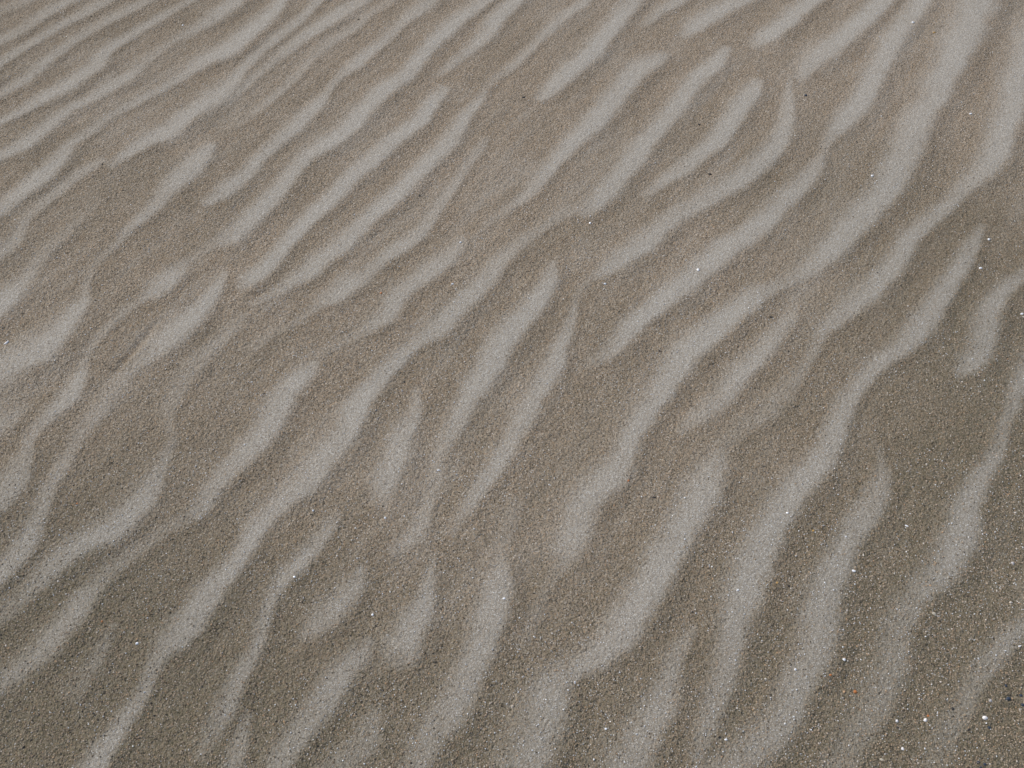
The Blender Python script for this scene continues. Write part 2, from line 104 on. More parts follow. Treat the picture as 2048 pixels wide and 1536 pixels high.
 [(333.0,272.3,7.7,0.3),(345.8,290.1,7.8,0.4),(358.8,307.6,8.6,0.52),(373.3,325.2,8.0,0.57),(383.1,338.5,7.3,0.57),(396.9,353.8,7.4,0.57),(412.8,369.5,7.9,0.69),(430.0,384.7,7.6,0.8),(446.6,396.9,6.6,0.8),(462.4,408.8,6.2,0.8)],
 [(-180.5,386.5,5.3,0.49),(-172.2,395.9,9.7,0.7),(-160.8,406.9,11.7,0.75),(-150.8,419.5,11.7,0.8),(-141.8,435.8,10.0,0.8),(-138.0,452.0,5.2,0.55)],
 [(-247.0,282.1,5.9,0.43),(-243.8,296.1,7.3,0.55),(-239.6,310.1,8.3,0.67),(-235.6,321.8,8.8,0.73),(-233.4,334.6,8.3,0.73),(-230.9,348.5,8.1,0.79),(-225.3,362.7,7.8,0.79),(-219.8,375.9,6.8,0.79),(-217.3,394.5,5.9,0.79),(-215.5,413.6,5.6,0.73),(-210.6,430.8,6.3,0.73),(-204.1,444.9,8.1,0.85),(-193.5,459.2,8.7,0.85),(-184.8,473.4,8.2,0.7),(-176.1,488.8,7.2,0.6),(-168.1,508.5,5.1,0.4)],
 [(-222.4,256.9,6.5,0.61),(-220.9,272.3,6.5,0.61),(-219.1,298.2,5.8,0.61),(-217.4,316.7,3.8,0.43)],
 [(-189.5,258.8,10.7,0.73),(-183.5,276.2,10.9,0.85),(-177.7,291.3,11.1,0.85),(-171.0,303.9,11.3,0.92),(-163.2,315.9,11.4,0.75),(-156.5,328.6,11.4,0.8),(-150.5,341.1,10.7,0.8),(-141.9,353.8,10.9,0.75),(-132.7,367.7,9.2,0.7),(-123.2,380.5,5.6,0.5)],
 [(-96.4,361.8,6.5,0.5),(-93.5,375.0,13.2,0.85),(-89.7,388.4,13.4,0.9),(-84.1,402.6,11.4,0.85),(-78.4,417.5,8.6,0.8),(-75.3,434.8,6.3,0.7),(-74.4,451.0,4.1,0.5),(-72.6,469.1,2.8,0.25)],
 [(-83.7,256.9,10.4,0.6),(-78.3,270.3,10.5,0.65),(-72.8,284.9,11.4,0.7),(-67.1,297.4,12.4,0.75),(-58.3,309.2,12.6,0.8),(-49.8,320.1,12.7,0.85),(-42.4,333.3,12.7,0.85),(-36.6,347.6,11.9,0.85),(-32.3,361.8,12.0,0.9),(-27.5,379.1,12.2,0.9),(-21.4,398.7,13.3,0.9),(-15.5,416.5,12.5,0.9),(-12.1,433.8,10.3,0.85),(-10.9,451.0,7.3,0.7),(-10.5,466.5,6.0,0.4),(-6.5,493.2,6.1,0.35),(2.9,520.8,5.8,0.3)],
 [(-150.6,260.7,9.1,0.5),(-139.6,274.2,9.2,0.6),(-128.3,284.1,10.1,0.65),(-117.7,294.5,9.7,0.65),(-115.0,309.2,7.5,0.6),(-113.6,320.9,3.8,0.4)],
 [(-282.9,717.8,5.4,0.25),(-267.4,739.8,6.4,0.35),(-249.6,756.3,6.6,0.3)],
]
FURROWS = [
 [(-420.2,689.3,5.8,1),(-410.8,715.6,5.2,0.9),(-401.4,739.8,6.1,1),(-393.6,757.9,4.8,0.8)],
 [(-150.0,846.6,3.3,0.7),(-130.1,844.9,3.4,0.8),(-122.0,854.2,2.2,0.4)],
 [(-310.4,806.3,2.3,0.6),(-297.6,804.7,3.3,0.9),(-281.3,809.5,3.3,0.6)],
]
BITS = [
 ('shell_fragment', -548.5, 728.0, 9.2, 3.3, 1.01, 'thin white shell sliver lying on dark sand at the left edge'),
 ('shell_fragment', 387.5, 314.6, 5.3, 4.5, 0.0, 'largest round white shell bit, left of the blue-black pebbles, near the bottom right corner'),
 ('shell_fragment', 338.7, 313.0, 4.1, 3.7, 0.88, 'white shell bit with an orange grain touching its top, lower right'),
 ('shell_fragment', 314.8, 312.1, 3.3, 2.9, 0.0, 'small bright white shell bit, leftmost of the three lower right in a row'),
 ('shell_fragment', 314.0, 289.7, 3.6, 2.8, 1.89, 'pointed white shell chip close to the bottom edge at the right'),
 ('shell_fragment', 295.0, 280.9, 5.2, 2.4, 2.77, 'flat cream shell flake at the bottom edge, below the pointed white chip'),
 ('shell_fragment', 396.5, 329.4, 3.7, 3.3, 0.0, 'dull pale shell bit between the big blue-black pebble and the pale ripple crest'),
 ('shell_fragment', 370.7, 407.8, 3.5, 5.3, 1.03, 'dull cream shell chip on brown sand right of a pale crest, lower right'),
 ('quartz_grain', 282.7, 364.5, 2.6, 3.4, 1.36, 'bright white grain just right of the wide pale crest, upper of two lower right'),
 ('quartz_grain', 239.8, 356.0, 2.5, 2.5, 0.0, 'single bright white grain on the left edge of a pale crest, lower right'),
 ('shell_fragment', 456.2, 457.7, 3.6, 4.1, 1.26, 'dull white shell bit alone on dark sand near the right edge'),
 ('quartz_grain', 369.9, 498.1, 4.2, 1.9, 2.58, 'white oblong grain on brown sand left of the broad right hand crest'),
 ('quartz_grain', 260.2, 511.3, 2.8, 1.9, 2.71, 'bright glint on the pale crest right of centre in the lower half'),
 ('quartz_grain', 172.8, 296.5, 2.8, 2.0, 0.0, 'white grain near the bottom edge, between two pale crests right of centre'),
 ('quartz_grain', 309.5, 449.5, 2.7, 3.6, 1.21, 'white grain at the dark foot of a pale crest, lower right'),
 ('quartz_grain', -72.0, 562.0, 3.4, 2.0, 0.0, 'bright white grain alone on brown sand just below the centre'),
 ('quartz_grain', 544.8, 846.6, 4.7, 2.9, 0.0, 'bright white grain on dark sand right of the curved crest, upper right'),
 ('quartz_grain', 570.1, 896.7, 3.6, 3.6, 0.0, 'white grain beside the upper tip of a pale crest near the right edge'),
 ('quartz_grain', -196.3, 443.4, 2.7, 2.3, 0.0, 'bright glint on a faint crest in the lower left half'),
 ('quartz_grain', -119.8, 506.9, 2.4, 2.4, 0.0, 'bright glint below the short pale crest near the centre'),
 ('quartz_grain', -188.8, 515.2, 2.8, 2.4, 0.0, 'bluish white glint in the brown trough left of the short pale crest'),
 ('quartz_grain', -322.4, 379.1, 2.6, 3.0, 1.65, 'bright white grain in the trough of the lower left'),
 ('quartz_grain', 106.6, 821.7, 3.4, 3.4, 0.0, 'white glint in the brown trough above centre'),
 ('quartz_grain', 215.9, 843.2, 4.1, 3.5, 1.7, 'white glint in the middle of a long pale crest, upper right of centre'),
 ('quartz_grain', 94.7, 926.5, 3.6, 3.0, 0.0, 'white glint below the lower end of a wide pale crest, above centre'),
 ('quartz_grain', -61.4, 891.4, 3.0, 3.0, 0.0, 'white glint at the tip of a faint crest, upper middle'),
 ('quartz_grain', -68.2, 821.7, 2.9, 2.9, 0.0, 'white glint in the brown trough, upper middle'),
 ('quartz_grain', 201.6, 430.3, 2.2, 2.7, 1.93, 'brightest glint on the left flank of the widest lower crest'),
 ('quartz_grain', 76.4, 305.1, 2.4, 2.4, 0.0, 'white grain on brown sand near the bottom edge right of centre'),
 ('quartz_grain', -122.6, 406.9, 2.6, 2.6, 0.0, 'white grain with a dark grain touching it, lower middle'),
 ('quartz_grain', -7.1, 421.9, 2.7, 2.2, 0.0, 'bright glint on the right flank of a pale crest, lower middle'),
 ('quartz_grain', 601.8, 1375.3, 4.5, 3.8, 0.0, 'white glint at the right edge of a pale crest near the top edge'),
 ('quartz_grain', 623.1, 1150.3, 4.1, 3.4, 0.0, 'white glint in the dark trough between the two widest crests, upper right'),
 ('quartz_grain', 458.0, 1015.9, 3.8, 3.2, 0.0, 'white glint on the left edge of the widest crest, upper right'),
 ('quartz_grain', 568.9, 773.2, 4.5, 2.8, 0.41, 'white grain at the right edge of the frame, upper half'),
 ('quartz_grain', 435.5, 376.4, 2.1, 2.1, 0.0, 'white glint at the right edge of the frame, lower half'),
 ('quartz_grain', -494.6, 1373.9, 3.0, 3.0, 0.0, 'tiny white glint near the top edge, upper left'),
 ('dark_pebble', 251.3, 1126.4, 6.0, 3.4, 2.85, 'small black seed-like bit between two pale crests, upper right of centre'),
 ('dark_pebble', 252.4, 1019.9, 5.7, 4.5, 2.58, 'small black bit in the trough below the seed-like one'),
 ('dark_pebble', 15.9, 1188.9, 6.2, 3.5, 0.29, 'small dark bit left of a pale crest end, top middle'),
 ('dark_pebble', -232.3, 1389.5, 4.5, 3.0, 0.0, 'tiny black speck near the top edge left of the middle'),
 ('dark_pebble', -527.2, 1039.3, 2.6, 2.6, 0.0, 'tiny dark speck in the upper left trough'),
 ('dark_pebble', -115.4, 978.4, 4.4, 3.1, 0.0, 'dark speck in a trough between two pale crests, upper middle'),
 ('dark_pebble', -258.3, 659.0, 3.6, 2.1, 0.0, 'dark speck on brown sand left of a pale crest, left of centre'),
 ('dark_pebble', 287.6, 768.6, 4.4, 3.9, 0.0, 'round black speck beside a pale crest, right of centre'),
 ('dark_pebble', 159.4, 719.2, 3.2, 2.7, 0.0, 'black speck in the trough right of centre, middle height'),
 ('dark_pebble', 298.5, 717.8, 2.7, 2.2, 0.0, 'tiny dark speck right of the round black speck and lower'),
 ('dark_pebble', -63.1, 412.2, 3.5, 2.2, 2.59, 'black slanted speck right of a pale crest, lower middle'),
 ('dark_pebble', -113.7, 676.1, 3.2, 2.6, 0.0, 'black speck right of a pale crest, left of centre'),
 ('dark_pebble', 406.9, 1192.5, 5.5, 4.9, 0.0, 'blue-grey pebble on brown sand left of a pale crest, upper right'),
 ('dark_pebble', 136.6, 529.9, 2.4, 5.3, 1.63, 'dark crescent-like chip in a brown trough right of centre'),
 ('dark_pebble', 248.0, 434.8, 3.1, 2.7, 0.0, 'dark speck below a small yellow grain, lower right of centre'),
 ('dark_pebble', 411.9, 330.7, 5.8, 4.1, 0.25, 'largest blue-black pebble near the lower right corner'),
 ('dark_pebble', 423.6, 333.7, 3.7, 2.9, 0.0, 'blue-black pebble right of the largest one at the right edge'),
 ('dark_pebble', 422.2, 325.6, 3.3, 3.7, 0.0, 'blue-black pebble at the right edge, below the other two'),
 ('dark_pebble', 363.0, 322.2, 3.3, 3.3, 0.0, 'dark grey pebble left of the pale crest near the lower right corner'),
 ('dark_pebble', 388.6, 306.4, 3.7, 2.8, 0.0, 'blue-black pebble just below the largest white shell bit'),
 ('dark_pebble', 371.4, 304.7, 3.7, 2.0, 0.53, 'slanted dark pebble left of and below the largest white shell bit'),
 ('dark_pebble', 371.3, 278.6, 3.6, 2.4, 0.45, 'dark blue pebble at the bottom edge, left one of three'),
 ('dark_pebble', 376.0, 277.0, 3.2, 2.8, 0.0, 'dark blue pebble at the bottom edge, right one of three'),
 ('dark_pebble', 372.1, 274.6, 2.8, 2.0, 0.31, 'dark blue pebble cut by the bottom edge between two others'),
 ('dark_pebble', 413.4, 341.9, 2.9, 2.9, 0.0, 'dark pebble above the largest blue-black pebble'),
 ('dark_pebble', 314.2, 306.8, 2.8, 2.0, 0.0, 'dark brown pebble just below the leftmost small white shell bit'),
 ('dark_pebble', 339.7, 304.7, 2.4, 2.0, 0.0, 'dark grain below the shell bit that touches an orange grain'),
 ('orange_grain', 286.3, 336.7, 4.2, 3.3, 0.0, 'largest orange grain on the brown sand, lower right'),
 ('orange_grain', 268.3, 350.7, 2.9, 2.1, 0.34, 'small orange grain at a crest edge, up left of the largest orange one'),
 ('orange_grain', 626.9, 1348.9, 5.2, 3.7, 0.0, 'orange yellow grain in the trough near the top edge, upper right'),
 ('orange_grain', 238.1, 437.3, 2.2, 2.2, 0.0, 'yellow grain at the foot of a pale crest, lower right of centre'),
 ('orange_grain', -358.0, 399.7, 2.2, 2.2, 0.0, 'orange grain beside a pale crest, lower left'),
 ('orange_grain', -149.0, 807.1, 3.4, 2.8, 0.0, 'orange grain in the trough, upper middle left'),
 ('orange_grain', 113.0, 548.4, 2.9, 1.9, 0.75, 'orange splinter at the right edge of a pale crest, below centre'),
 ('orange_grain', 281.6, 492.6, 2.3, 2.3, 0.0, 'yellow glinting grain in the trough between two crests, lower right'),
 ('orange_grain', 341.6, 316.3, 2.5, 2.1, 0.0, 'orange grain touching the top of a white shell bit'),
 ('orange_grain', -414.1, 522.0, 2.4, 1.9, 0.0, 'orange grain in the brown trough, left and below the middle'),
]

rng = np.random.default_rng(11)
random.seed(5)

def lattice_noise(X, Y, scale, seed):
    """smooth value noise on arrays, period-free inside +-300 cells"""
    r = np.random.default_rng(seed)
    T = r.random((512, 512)).astype(np.float32)
    u = X / scale + 1000.37
    v = Y / scale + 1000.71
    iu = np.floor(u).astype(np.int64); iv = np.floor(v).astype(np.int64)
    fu = u - iu; fv = v - iv
    fu = fu * fu * (3 - 2 * fu); fv = fv * fv * (3 - 2 * fv)
    a = T[iu % 512, iv % 512]; b = T[(iu + 1) % 512, iv % 512]
    c = T[iu % 512, (iv + 1) % 512]; d = T[(iu + 1) % 512, (iv + 1) % 512]
    return (a * (1 - fu) + b * fu) * (1 - fv) + (c * (1 - fu) + d * fu) * fv - 0.5

def fractal(X, Y, scale, seed, octs=3):
    s = 0; amp = 1.0
    for k in range(octs):
        s = s + amp * lattice_noise(X, Y, scale / 2 ** k, seed + k)
        amp *= 0.5
    return s

def sstep(a, b, x):
    t = np.clip((x - a) / (b - a), 0, 1)
    return t * t * (3 - 2 * t)

def resample(pts, step):
    """Catmull-Rom through the surveyed points"""
    P = np.array(pts, dtype=float)
    P = np.vstack([2 * P[0] - P[1], P, 2 * P[-1] - P[-2]])
    P[0, 2:] = P[1, 2:]; P[-1, 2:] = P[-2, 2:]
    out = []
    for i in range(1, len(P) - 2):
        n = max(2, int(np.hypot(*(P[i + 1, :2] - P[i, :2])) / step))
        t = (np.arange(n) / n)[:, None]
        a, b, c, d = P[i - 1], P[i], P[i + 1], P[i + 2]
        q = 0.5 * (2 * b + (c - a) * t + (2 * a - 5 * b + 4 * c - d) * t ** 2 + (3 * b - a - 3 * c + d) * t ** 3)
        q[:, 2:] = b[2:] * (1 - t) + c[2:] * t
        out.append(q)
    out.append(P[-2][None])
    return np.vstack(out)

# ripples carry on round the surveyed patch: free crests of the same habit
def surveyed(x, y):
    if y < 255 or y > 1480:
        return False
    depth = y * math.cos(math.radians(50)) + 800 * math.sin(math.radians(50))
    return abs(x) < depth * 0.5146 * 1.03

FREE = []
for j in range(-30, 60):
    base = j * 78.0 + random.uniform(-8, 8)
    s = -2300.0
    while s < 3300:
        L = random.uniform(260, 700)
        run = []
        drift = random.uniform(-16, 16)
        wmax = random.uniform(9, 15)
        n = int(L / 45)
        for k in range(n + 1):
            f = k / n
            q = base + drift + 14 * math.sin((s + k * 45) / 210 + j) + random.uniform(-4, 4)
            a = s + k * 45
            x = a * 0.53 + q * 0.848; y = a * 0.848 - q * 0.53 + 700
            env = min(1, 4 * f, 4 * (1 - f))
            run.append((x, y, 4 + wmax * env, 0.3 + 0.6 * env))
        keep = []
        for p in run:
            if not surveyed(p[0], p[1]) and abs(p[0]) < 1900 and -900 < p[1] < 3000:
                keep.append(p)
            else:
                if len(keep) > 2:
                    FREE.append(keep)
                keep = []
        if len(keep) > 2:
            FREE.append(keep)
        s += L + random.uniform(10, 60)

# ------------------------------------------------------------------ the sand sheet: fine grid under the view, stretching out to the horizon
def axis(lo, hi, step, far, first=None):
    core = np.arange(lo, hi + step * 0.5, step)
    out = [core]
    g = step; a = []; x = core[-1]
    while x < far:
        g *= 1.045 if g < 60 else 1.25
        x += g; a.append(x)
    b = []; x = core[0]; g = step
    while x > -far:
        g *= 1.045 if g < 60 else 1.25
        x -= g; b.append(x)
    return np.concatenate([b[::-1], core, a])

ax = axis(-860, 860, 1.75, 900000)
ay = axis(235, 1500, 1.75, 900000)
NX, NY = len(ax), len(ay)
GX, GY = np.meshgrid(ax, ay, indexing='ij')
pale = np.zeros((NX, NY), np.float32)
ridge = np.zeros((NX, NY), np.float32)
lee = np.zeros((NX, NY), np.float32)

wob1 = fractal(GX, GY, 38, 3, 3)
wob2 = fractal(GX, GY, 9, 17, 2)

def lay_crest(pts, free=False):
    R = resample(pts, 5.0 if not free else 12.0)
    R[:, 2] *= 1.0 + 0.14 * np.clip((900 - R[:, 1]) / 500, 0, 1)
    wm = R[:, 2].max()
    reach = 3.2 * wm
    i0, i1 = np.searchsorted(ax, [R[:, 0].min() - reach, R[:, 0].max() + reach])
    j0, j1 = np.searchsorted(ay, [R[:, 1].min() - reach, R[:, 1].max() + reach])
    if i1 - i0 < 2 or j1 - j0 < 2:
        return
    best = np.full((i1 - i0, j1 - j0), 99.0, np.float32)
    sgn = np.zeros_like(best); ww = np.ones_like(best); ii = np.zeros_like(best)
    for k in range(len(R) - 1):
        a, b = R[k], R[k + 1]
        r = 3.2 * max(a[2], b[2])
        x0, x1 = np.searchsorted(ax, [min(a[0], b[0]) - r, max(a[0], b[0]) + r])
        y0, y1 = np.searchsorted(ay, [min(a[1], b[1]) - r, max(a[1], b[1]) + r])
        x0 = max(x0, i0); x1 = min(x1, i1); y0 = max(y0, j0); y1 = min(y1, j1)
        if x1 <= x0 or y1 <= y0:
            continue
        X = GX[x0:x1, y0:y1]; Y = GY[x0:x1, y0:y1]
        ex, ey = b[0] - a[0], b[1] - a[1]
        L2 = ex * ex + ey * ey + 1e-9
        t = np.clip(((X - a[0]) * ex + (Y - a[1]) * ey) / L2, 0, 1)
        dx = X - (a[0] + t * ex); dy = Y - (a[1] + t * ey)
        w = a[2] + (b[2] - a[2]) * t
        d = np.sqrt(dx * dx + dy * dy) / w
        # + on the lower-right (lee) side of a crest that runs away from us
        side = (ey * dx - ex * dy) / math.sqrt(L2) / w
        sl = (slice(x0 - i0, x1 - i0), slice(y0 - j0, y1 - j0))
        m = d < best[sl]
        best[sl] = np.where(m, d, best[sl])
        sgn[sl] = np.where(m, side, sgn[sl])
        ww[sl] = np.where(m, w, ww[sl])
        ii[sl] = np.where(m, a[3] + (b[3] - a[3]) * t, ii[sl])
    n1 = wob1[i0:i1, j0:j1]; n2 = wob2[i0:i1, j0:j1]
    u = sgn + 0.27 * n1 + 0.20 * n2
    end = np.sqrt(np.maximum(best ** 2 - sgn ** 2, 0))          # how far past a crest's end
    soft = 1.0 + 0.35 * (1 - ii)
    p = sstep(-1.85 * soft, 0.02, u) * (1 - sstep(0.42, 0.85 + 0.62 * soft, u)) * (1 - sstep(0.1, 1.45, end))
    p = p * np.clip(1.03 * ii, 0, 1)
    pale[i0:i1, j0:j1] = np.maximum(pale[i0:i1, j0:j1], p)
    up = sstep(-2.7, 0.95, sgn); down = 1 - sstep(0.85, 2.35, sgn)
    h = ww * (0.25 + 0.75 * ii) * RELIEF * up * down * (1 - sstep(0.2, 2.4, end))
    ridge[i0:i1, j0:j1] = np.maximum(ridge[i0:i1, j0:j1], h)

RELIEF = 0.145
for s in CRESTS:
    lay_crest(s)
for s in FREE:
    lay_crest(s, True)

furrow = np.zeros((NX, NY), np.float32)
for s in FURROWS:
    R = resample(s, 3.0)
    for k in range(len(R)):
        x, y, w, q = R[k]
        x0, x1 = np.searchsorted(ax, [x - 3 * w, x + 3 * w]); y0, y1 = np.searchsorted(ay, [y - 3 * w, y + 3 * w])
        d2 = ((GX[x0:x1, y0:y1] - x) ** 2 + (GY[x0:x1, y0:y1] - y) ** 2) / (w * w)
        furrow[x0:x1, y0:y1] = np.maximum(furrow[x0:x1, y0:y1], q * w * np.exp(-1.4 * d2))

near = np.exp(-((np.maximum(0, np.abs(GX) - 1300) / 900) ** 2) - ((np.maximum(0, np.abs(GY - 900) - 1100) / 1200) ** 2))
# broad undulation, low lumps in the trough sand, tiny windward scallops
Ar = GX * 0.53 + GY * 0.848; Cr = GX * 0.848 - GY * 0.53
Z = ridge + 5.0 * fractal(GX, GY, 420, 40, 2)
Z += (1 - 0.65 * pale) * near * (0.8 * fractal(Ar, Cr * 1.7, 30, 50, 2) + 0.5 * fractal(Ar, Cr * 1.8, 9, 60, 2))
Z -= 0.38 * furrow
far_swell = 1 - near
Z += far_swell * (60 * fractal(GX, GY, 6000, 70, 3))

# coarser, darker grain in drifting patches and near corners, plus a painted vignette there
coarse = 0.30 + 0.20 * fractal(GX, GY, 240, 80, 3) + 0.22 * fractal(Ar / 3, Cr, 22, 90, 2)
coarse_vignette = np.clip((np.hypot(GX / 430.0, (GY - 800) / 540.0) - 0.58) / 0.60, 0, 1) * sstep(1200, 700, GY + 0.9 * np.minimum(0, GX) * -1)
coarse = np.clip(coarse + 0.88 * coarse_vignette + 0.30 * sstep(-150, -750, GX) * sstep(700, 1100, GY) - 0.24 * np.clip((GY - 450) / 600, 0, 1), 0, 1)  # lowered with distance, putting far haze into the colour
# thin drifts of fine sand along the troughs
drift = np.clip(fractal(Ar / 7, Cr, 13, 95, 2), 0, 1) * near + np.clip(fractal(Ar / 5, Cr, 30, 99, 2), 0, 1) * near
patchy = 0.96 + 0.20 * fractal(Ar / 2.5, Cr, 34, 131, 3)
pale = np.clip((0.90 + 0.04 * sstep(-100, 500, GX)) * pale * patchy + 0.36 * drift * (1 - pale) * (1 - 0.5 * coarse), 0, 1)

V = np.stack([GX, GY, Z], axis=-1).reshape(-1, 3) * 0.001
idx = np.arange(NX * NY).reshape(NX, NY)
Q = np.stack([idx[:-1, :-1], idx[1:, :-1], idx[1:, 1:], idx[:-1, 1:]], axis=-1).reshape(-1, 4)
me = bpy.data.meshes.new('sand')
me.vertices.add(len(V)); me.vertices.foreach_set('co', V.astype(np.float32).ravel())
me.loops.add(Q.size); me.loops.foreach_set('vertex_index', Q.astype(np.int32).ravel())
me.polygons.add(len(Q)); me.polygons.foreach_set('loop_start', np.arange(0, Q.size, 4, dtype=np.int32))
me.polygons.foreach_set('loop_total', np.full(len(Q), 4, dtype=np.int32))
me.polygons.foreach_set('use_smooth', np.ones(len(Q), dtype=bool))
me.update(calc_edges=True)
for nm, arr in (('fine_sand', pale), ('coarseness_vignette', coarse)):
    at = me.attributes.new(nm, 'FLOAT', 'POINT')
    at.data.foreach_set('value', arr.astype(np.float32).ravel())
sand = bpy.data.objects.new('sand', me)
scn.collection.objects.link(sand)
sand['kind'] = 'structure'
sand['label'] = 'rippled beach sand with pale fine crests and brown coarse troughs'

def ground_at(x, y):
    """bilinear lookup on the sheet, millimetres; arrays in, arrays out"""
    i = np.clip(np.searchsorted(ax, x) - 1, 0, NX - 2); j = np.clip(np.searchsorted(ay, y) - 1, 0, NY - 2)
    fx = (x - ax[i]) / (ax[i + 1] - ax[i]); fy = (y - ay[j]) / (ay[j + 1] - ay[j])
    def lk(A):
        return (A[i, j] * (1 - fx) + A[i + 1, j] * fx) * (1 - fy) + (A[i, j + 1] * (1 - fx) + A[i + 1, j + 1] * fx) * fy
    return lk

# ------------------------------------------------------------------ materials
class NT:
    def __init__(self, name):
        self.m = bpy.data.materials.new(name); self.m.use_nodes = True
        self.t = self.m.node_tree; self.t.nodes.clear()
    def n(self, kind, **kw):
        nd = self.t.nodes.new(kind)
        for k, v in kw.items():
            if k.startswith('in_'):
                nd.inputs[k[3:].replace('_', ' ')].default_value = v
            else:
                setattr(nd, k, v)
        return nd
    def l(self, a, b):
        self.t.links.new(a, b)
    def math(self, op, a, b=None, clamp=False):
        nd = self.n('ShaderNodeMath', operation=op, use_clamp=clamp)
        for i, v in enumerate((a, b)):
            if v is None: continue
            if isinstance(v, (int, float)): nd.inputs[i].default_value = v
            else: self.l(v, nd.inputs[i])
        return nd.outputs[0]
    def mix(self, f, a, b):
        nd = self.n('ShaderNodeMix', data_type='RGBA')
        for s, v in ((nd.inputs[0], f), (nd.inputs[6], a), (nd.inputs[7], b)):
            if isinstance(v, (int, float)): s.default_value = v
            elif isinstance(v, tuple): s.default_value = v + (1,)
            else: self.l(v, s)
        return nd.outputs[2]
    def ramp(self, f, stops, interp='LINEAR'):
        nd = self.n('ShaderNodeValToRGB'); cr = nd.color_ramp; cr.interpolation = interp
        while len(cr.elements) < len(stops): cr.elements.new(0.5)
        for e, (p, c) in zip(cr.elements, stops):
            e.position = p; e.color = c + (1,)
        self.l(f, nd.inputs[0]); return nd.outputs[0]

GRAIN_DARK = [(0.0, (0.029, 0.027, 0.026)), (0.12, (0.114, 0.086, 0.054)), (0.28, (0.244, 0.187, 0.122)),
              (0.48, (0.326, 0.257, 0.181)), (0.64, (0.356, 0.296, 0.225)), (0.78, (0.285, 0.208, 0.142)),
              (0.88, (0.448, 0.366, 0.275)), (0.965, (0.427, 0.268, 0.148)), (0.975, (0.631, 0.576, 0.514))]
GRAIN_PALE = [(0.0, (0.102, 0.103, 0.108)), (0.06, (0.205, 0.180, 0.150)), (0.20, (0.312, 0.284, 0.241)),
              (0.50, (0.377, 0.352, 0.310)), (0.74, (0.321, 0.282, 0.232)), (0.88, (0.465, 0.440, 0.393)), (0.965, (0.633, 0.621, 0.590))]

# sand sheet
k = NT('sand')
geo = k.n('ShaderNodeTexCoord').outputs['Object']
a1 = k.n('ShaderNodeAttribute', attribute_name='fine_sand').outputs['Fac']
a2 = k.n('ShaderNodeAttribute', attribute_name='coarseness_vignette').outputs['Fac']
def vor(scale, rnd=1.0):
    v = k.n('ShaderNodeTexVoronoi', feature='F1'); v.inputs['Scale'].default_value = scale
    v.inputs['Randomness'].default_value = rnd; k.l(geo, v.inputs['Vector']); return v
v1 = vor(1150.0); v2 = vor(1700.0)
sep1 = k.n('ShaderNodeSeparateColor'); k.l(v1.outputs['Color'], sep1.inputs[0])
sep2 = k.n('ShaderNodeSeparateColor'); k.l(v2.outputs['Color'], sep2.inputs[0])
nz = k.n('ShaderNodeTexNoise'); nz.inputs['Scale'].default_value = 330; nz.inputs['Detail'].default_value = 3
k.l(geo, nz.inputs['Vector'])
nzb = k.n('ShaderNodeTexNoise'); nzb.inputs['Scale'].default_value = 26; nzb.inputs['Detail'].default_value = 4
k.l(geo, nzb.inputs['Vector'])
# grains of the two sands mingle at the edge of a crest
j1 = k.math('SUBTRACT', sep1.outputs[1], 0.5)
j2 = k.math('SUBTRACT', nz.outputs['Fac'], 0.5)
m0 = k.math('ADD', a1, k.math('MULTIPLY', j1, 0.5))
m0 = k.math('ADD', m0, k.math('MULTIPLY', k.math('SUBTRACT', 0.6, a2), 0.16))  # shifts the less coarse far sand paler, standing in for haze
m0 = k.math('ADD', m0, k.math('MULTIPLY', j2, 0.30))
m0 = k.math('SUBTRACT', m0, k.math('MULTIPLY', k.math('SUBTRACT', nzb.outputs['Fac'], 0.5), 0.25))
mr = k.n('ShaderNodeMapRange', interpolation_type='LINEAR')
mr.clamp = True
mr.inputs['From Min'].default_value = -0.05; mr.inputs['From Max'].default_value = 0.98
k.l(m0, mr.inputs['Value']); fine = mr.outputs['Result']
cd = k.ramp(sep1.outputs[0], GRAIN_DARK); cp_ = k.ramp(sep2.outputs[0], GRAIN_PALE)
cd = k.mix(k.math('MULTIPLY', a2, 0.60), cd, (0.106, 0.099, 0.060))  # olive tone carries both coarse sand and the painted corner vignette
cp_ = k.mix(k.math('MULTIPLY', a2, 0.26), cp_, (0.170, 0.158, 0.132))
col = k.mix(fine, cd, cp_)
# bump: round grains over small clots
hg = k.math('MULTIPLY', k.math('SUBTRACT', 0.7, v1.outputs['Distance']), 0.0008)
hn = k.math('MULTIPLY', nz.outputs['Fac'], 0.0034)
hh = k.math('ADD', hg, hn)
st = k.math('SUBTRACT', 1.0, k.math('MULTIPLY', fine, 0.60))
bmp = k.n('ShaderNodeBump'); bmp.inputs['Distance'].default_value = 1.0
k.l(hh, bmp.inputs['Height']); k.l(st, bmp.inputs['Strength'])
pb = k.n('ShaderNodeBsdfPrincipled'); pb.inputs['Roughness'].default_value = 0.85
pb.inputs['Specular IOR Level'].default_value = 0.25
k.l(col, pb.inputs['Base Color']); k.l(bmp.outputs[0], pb.inputs['Normal'])
om = k.n('ShaderNodeOutputMaterial'); k.l(pb.outputs[0], om.inputs[0])
me.materials.append(k.m)

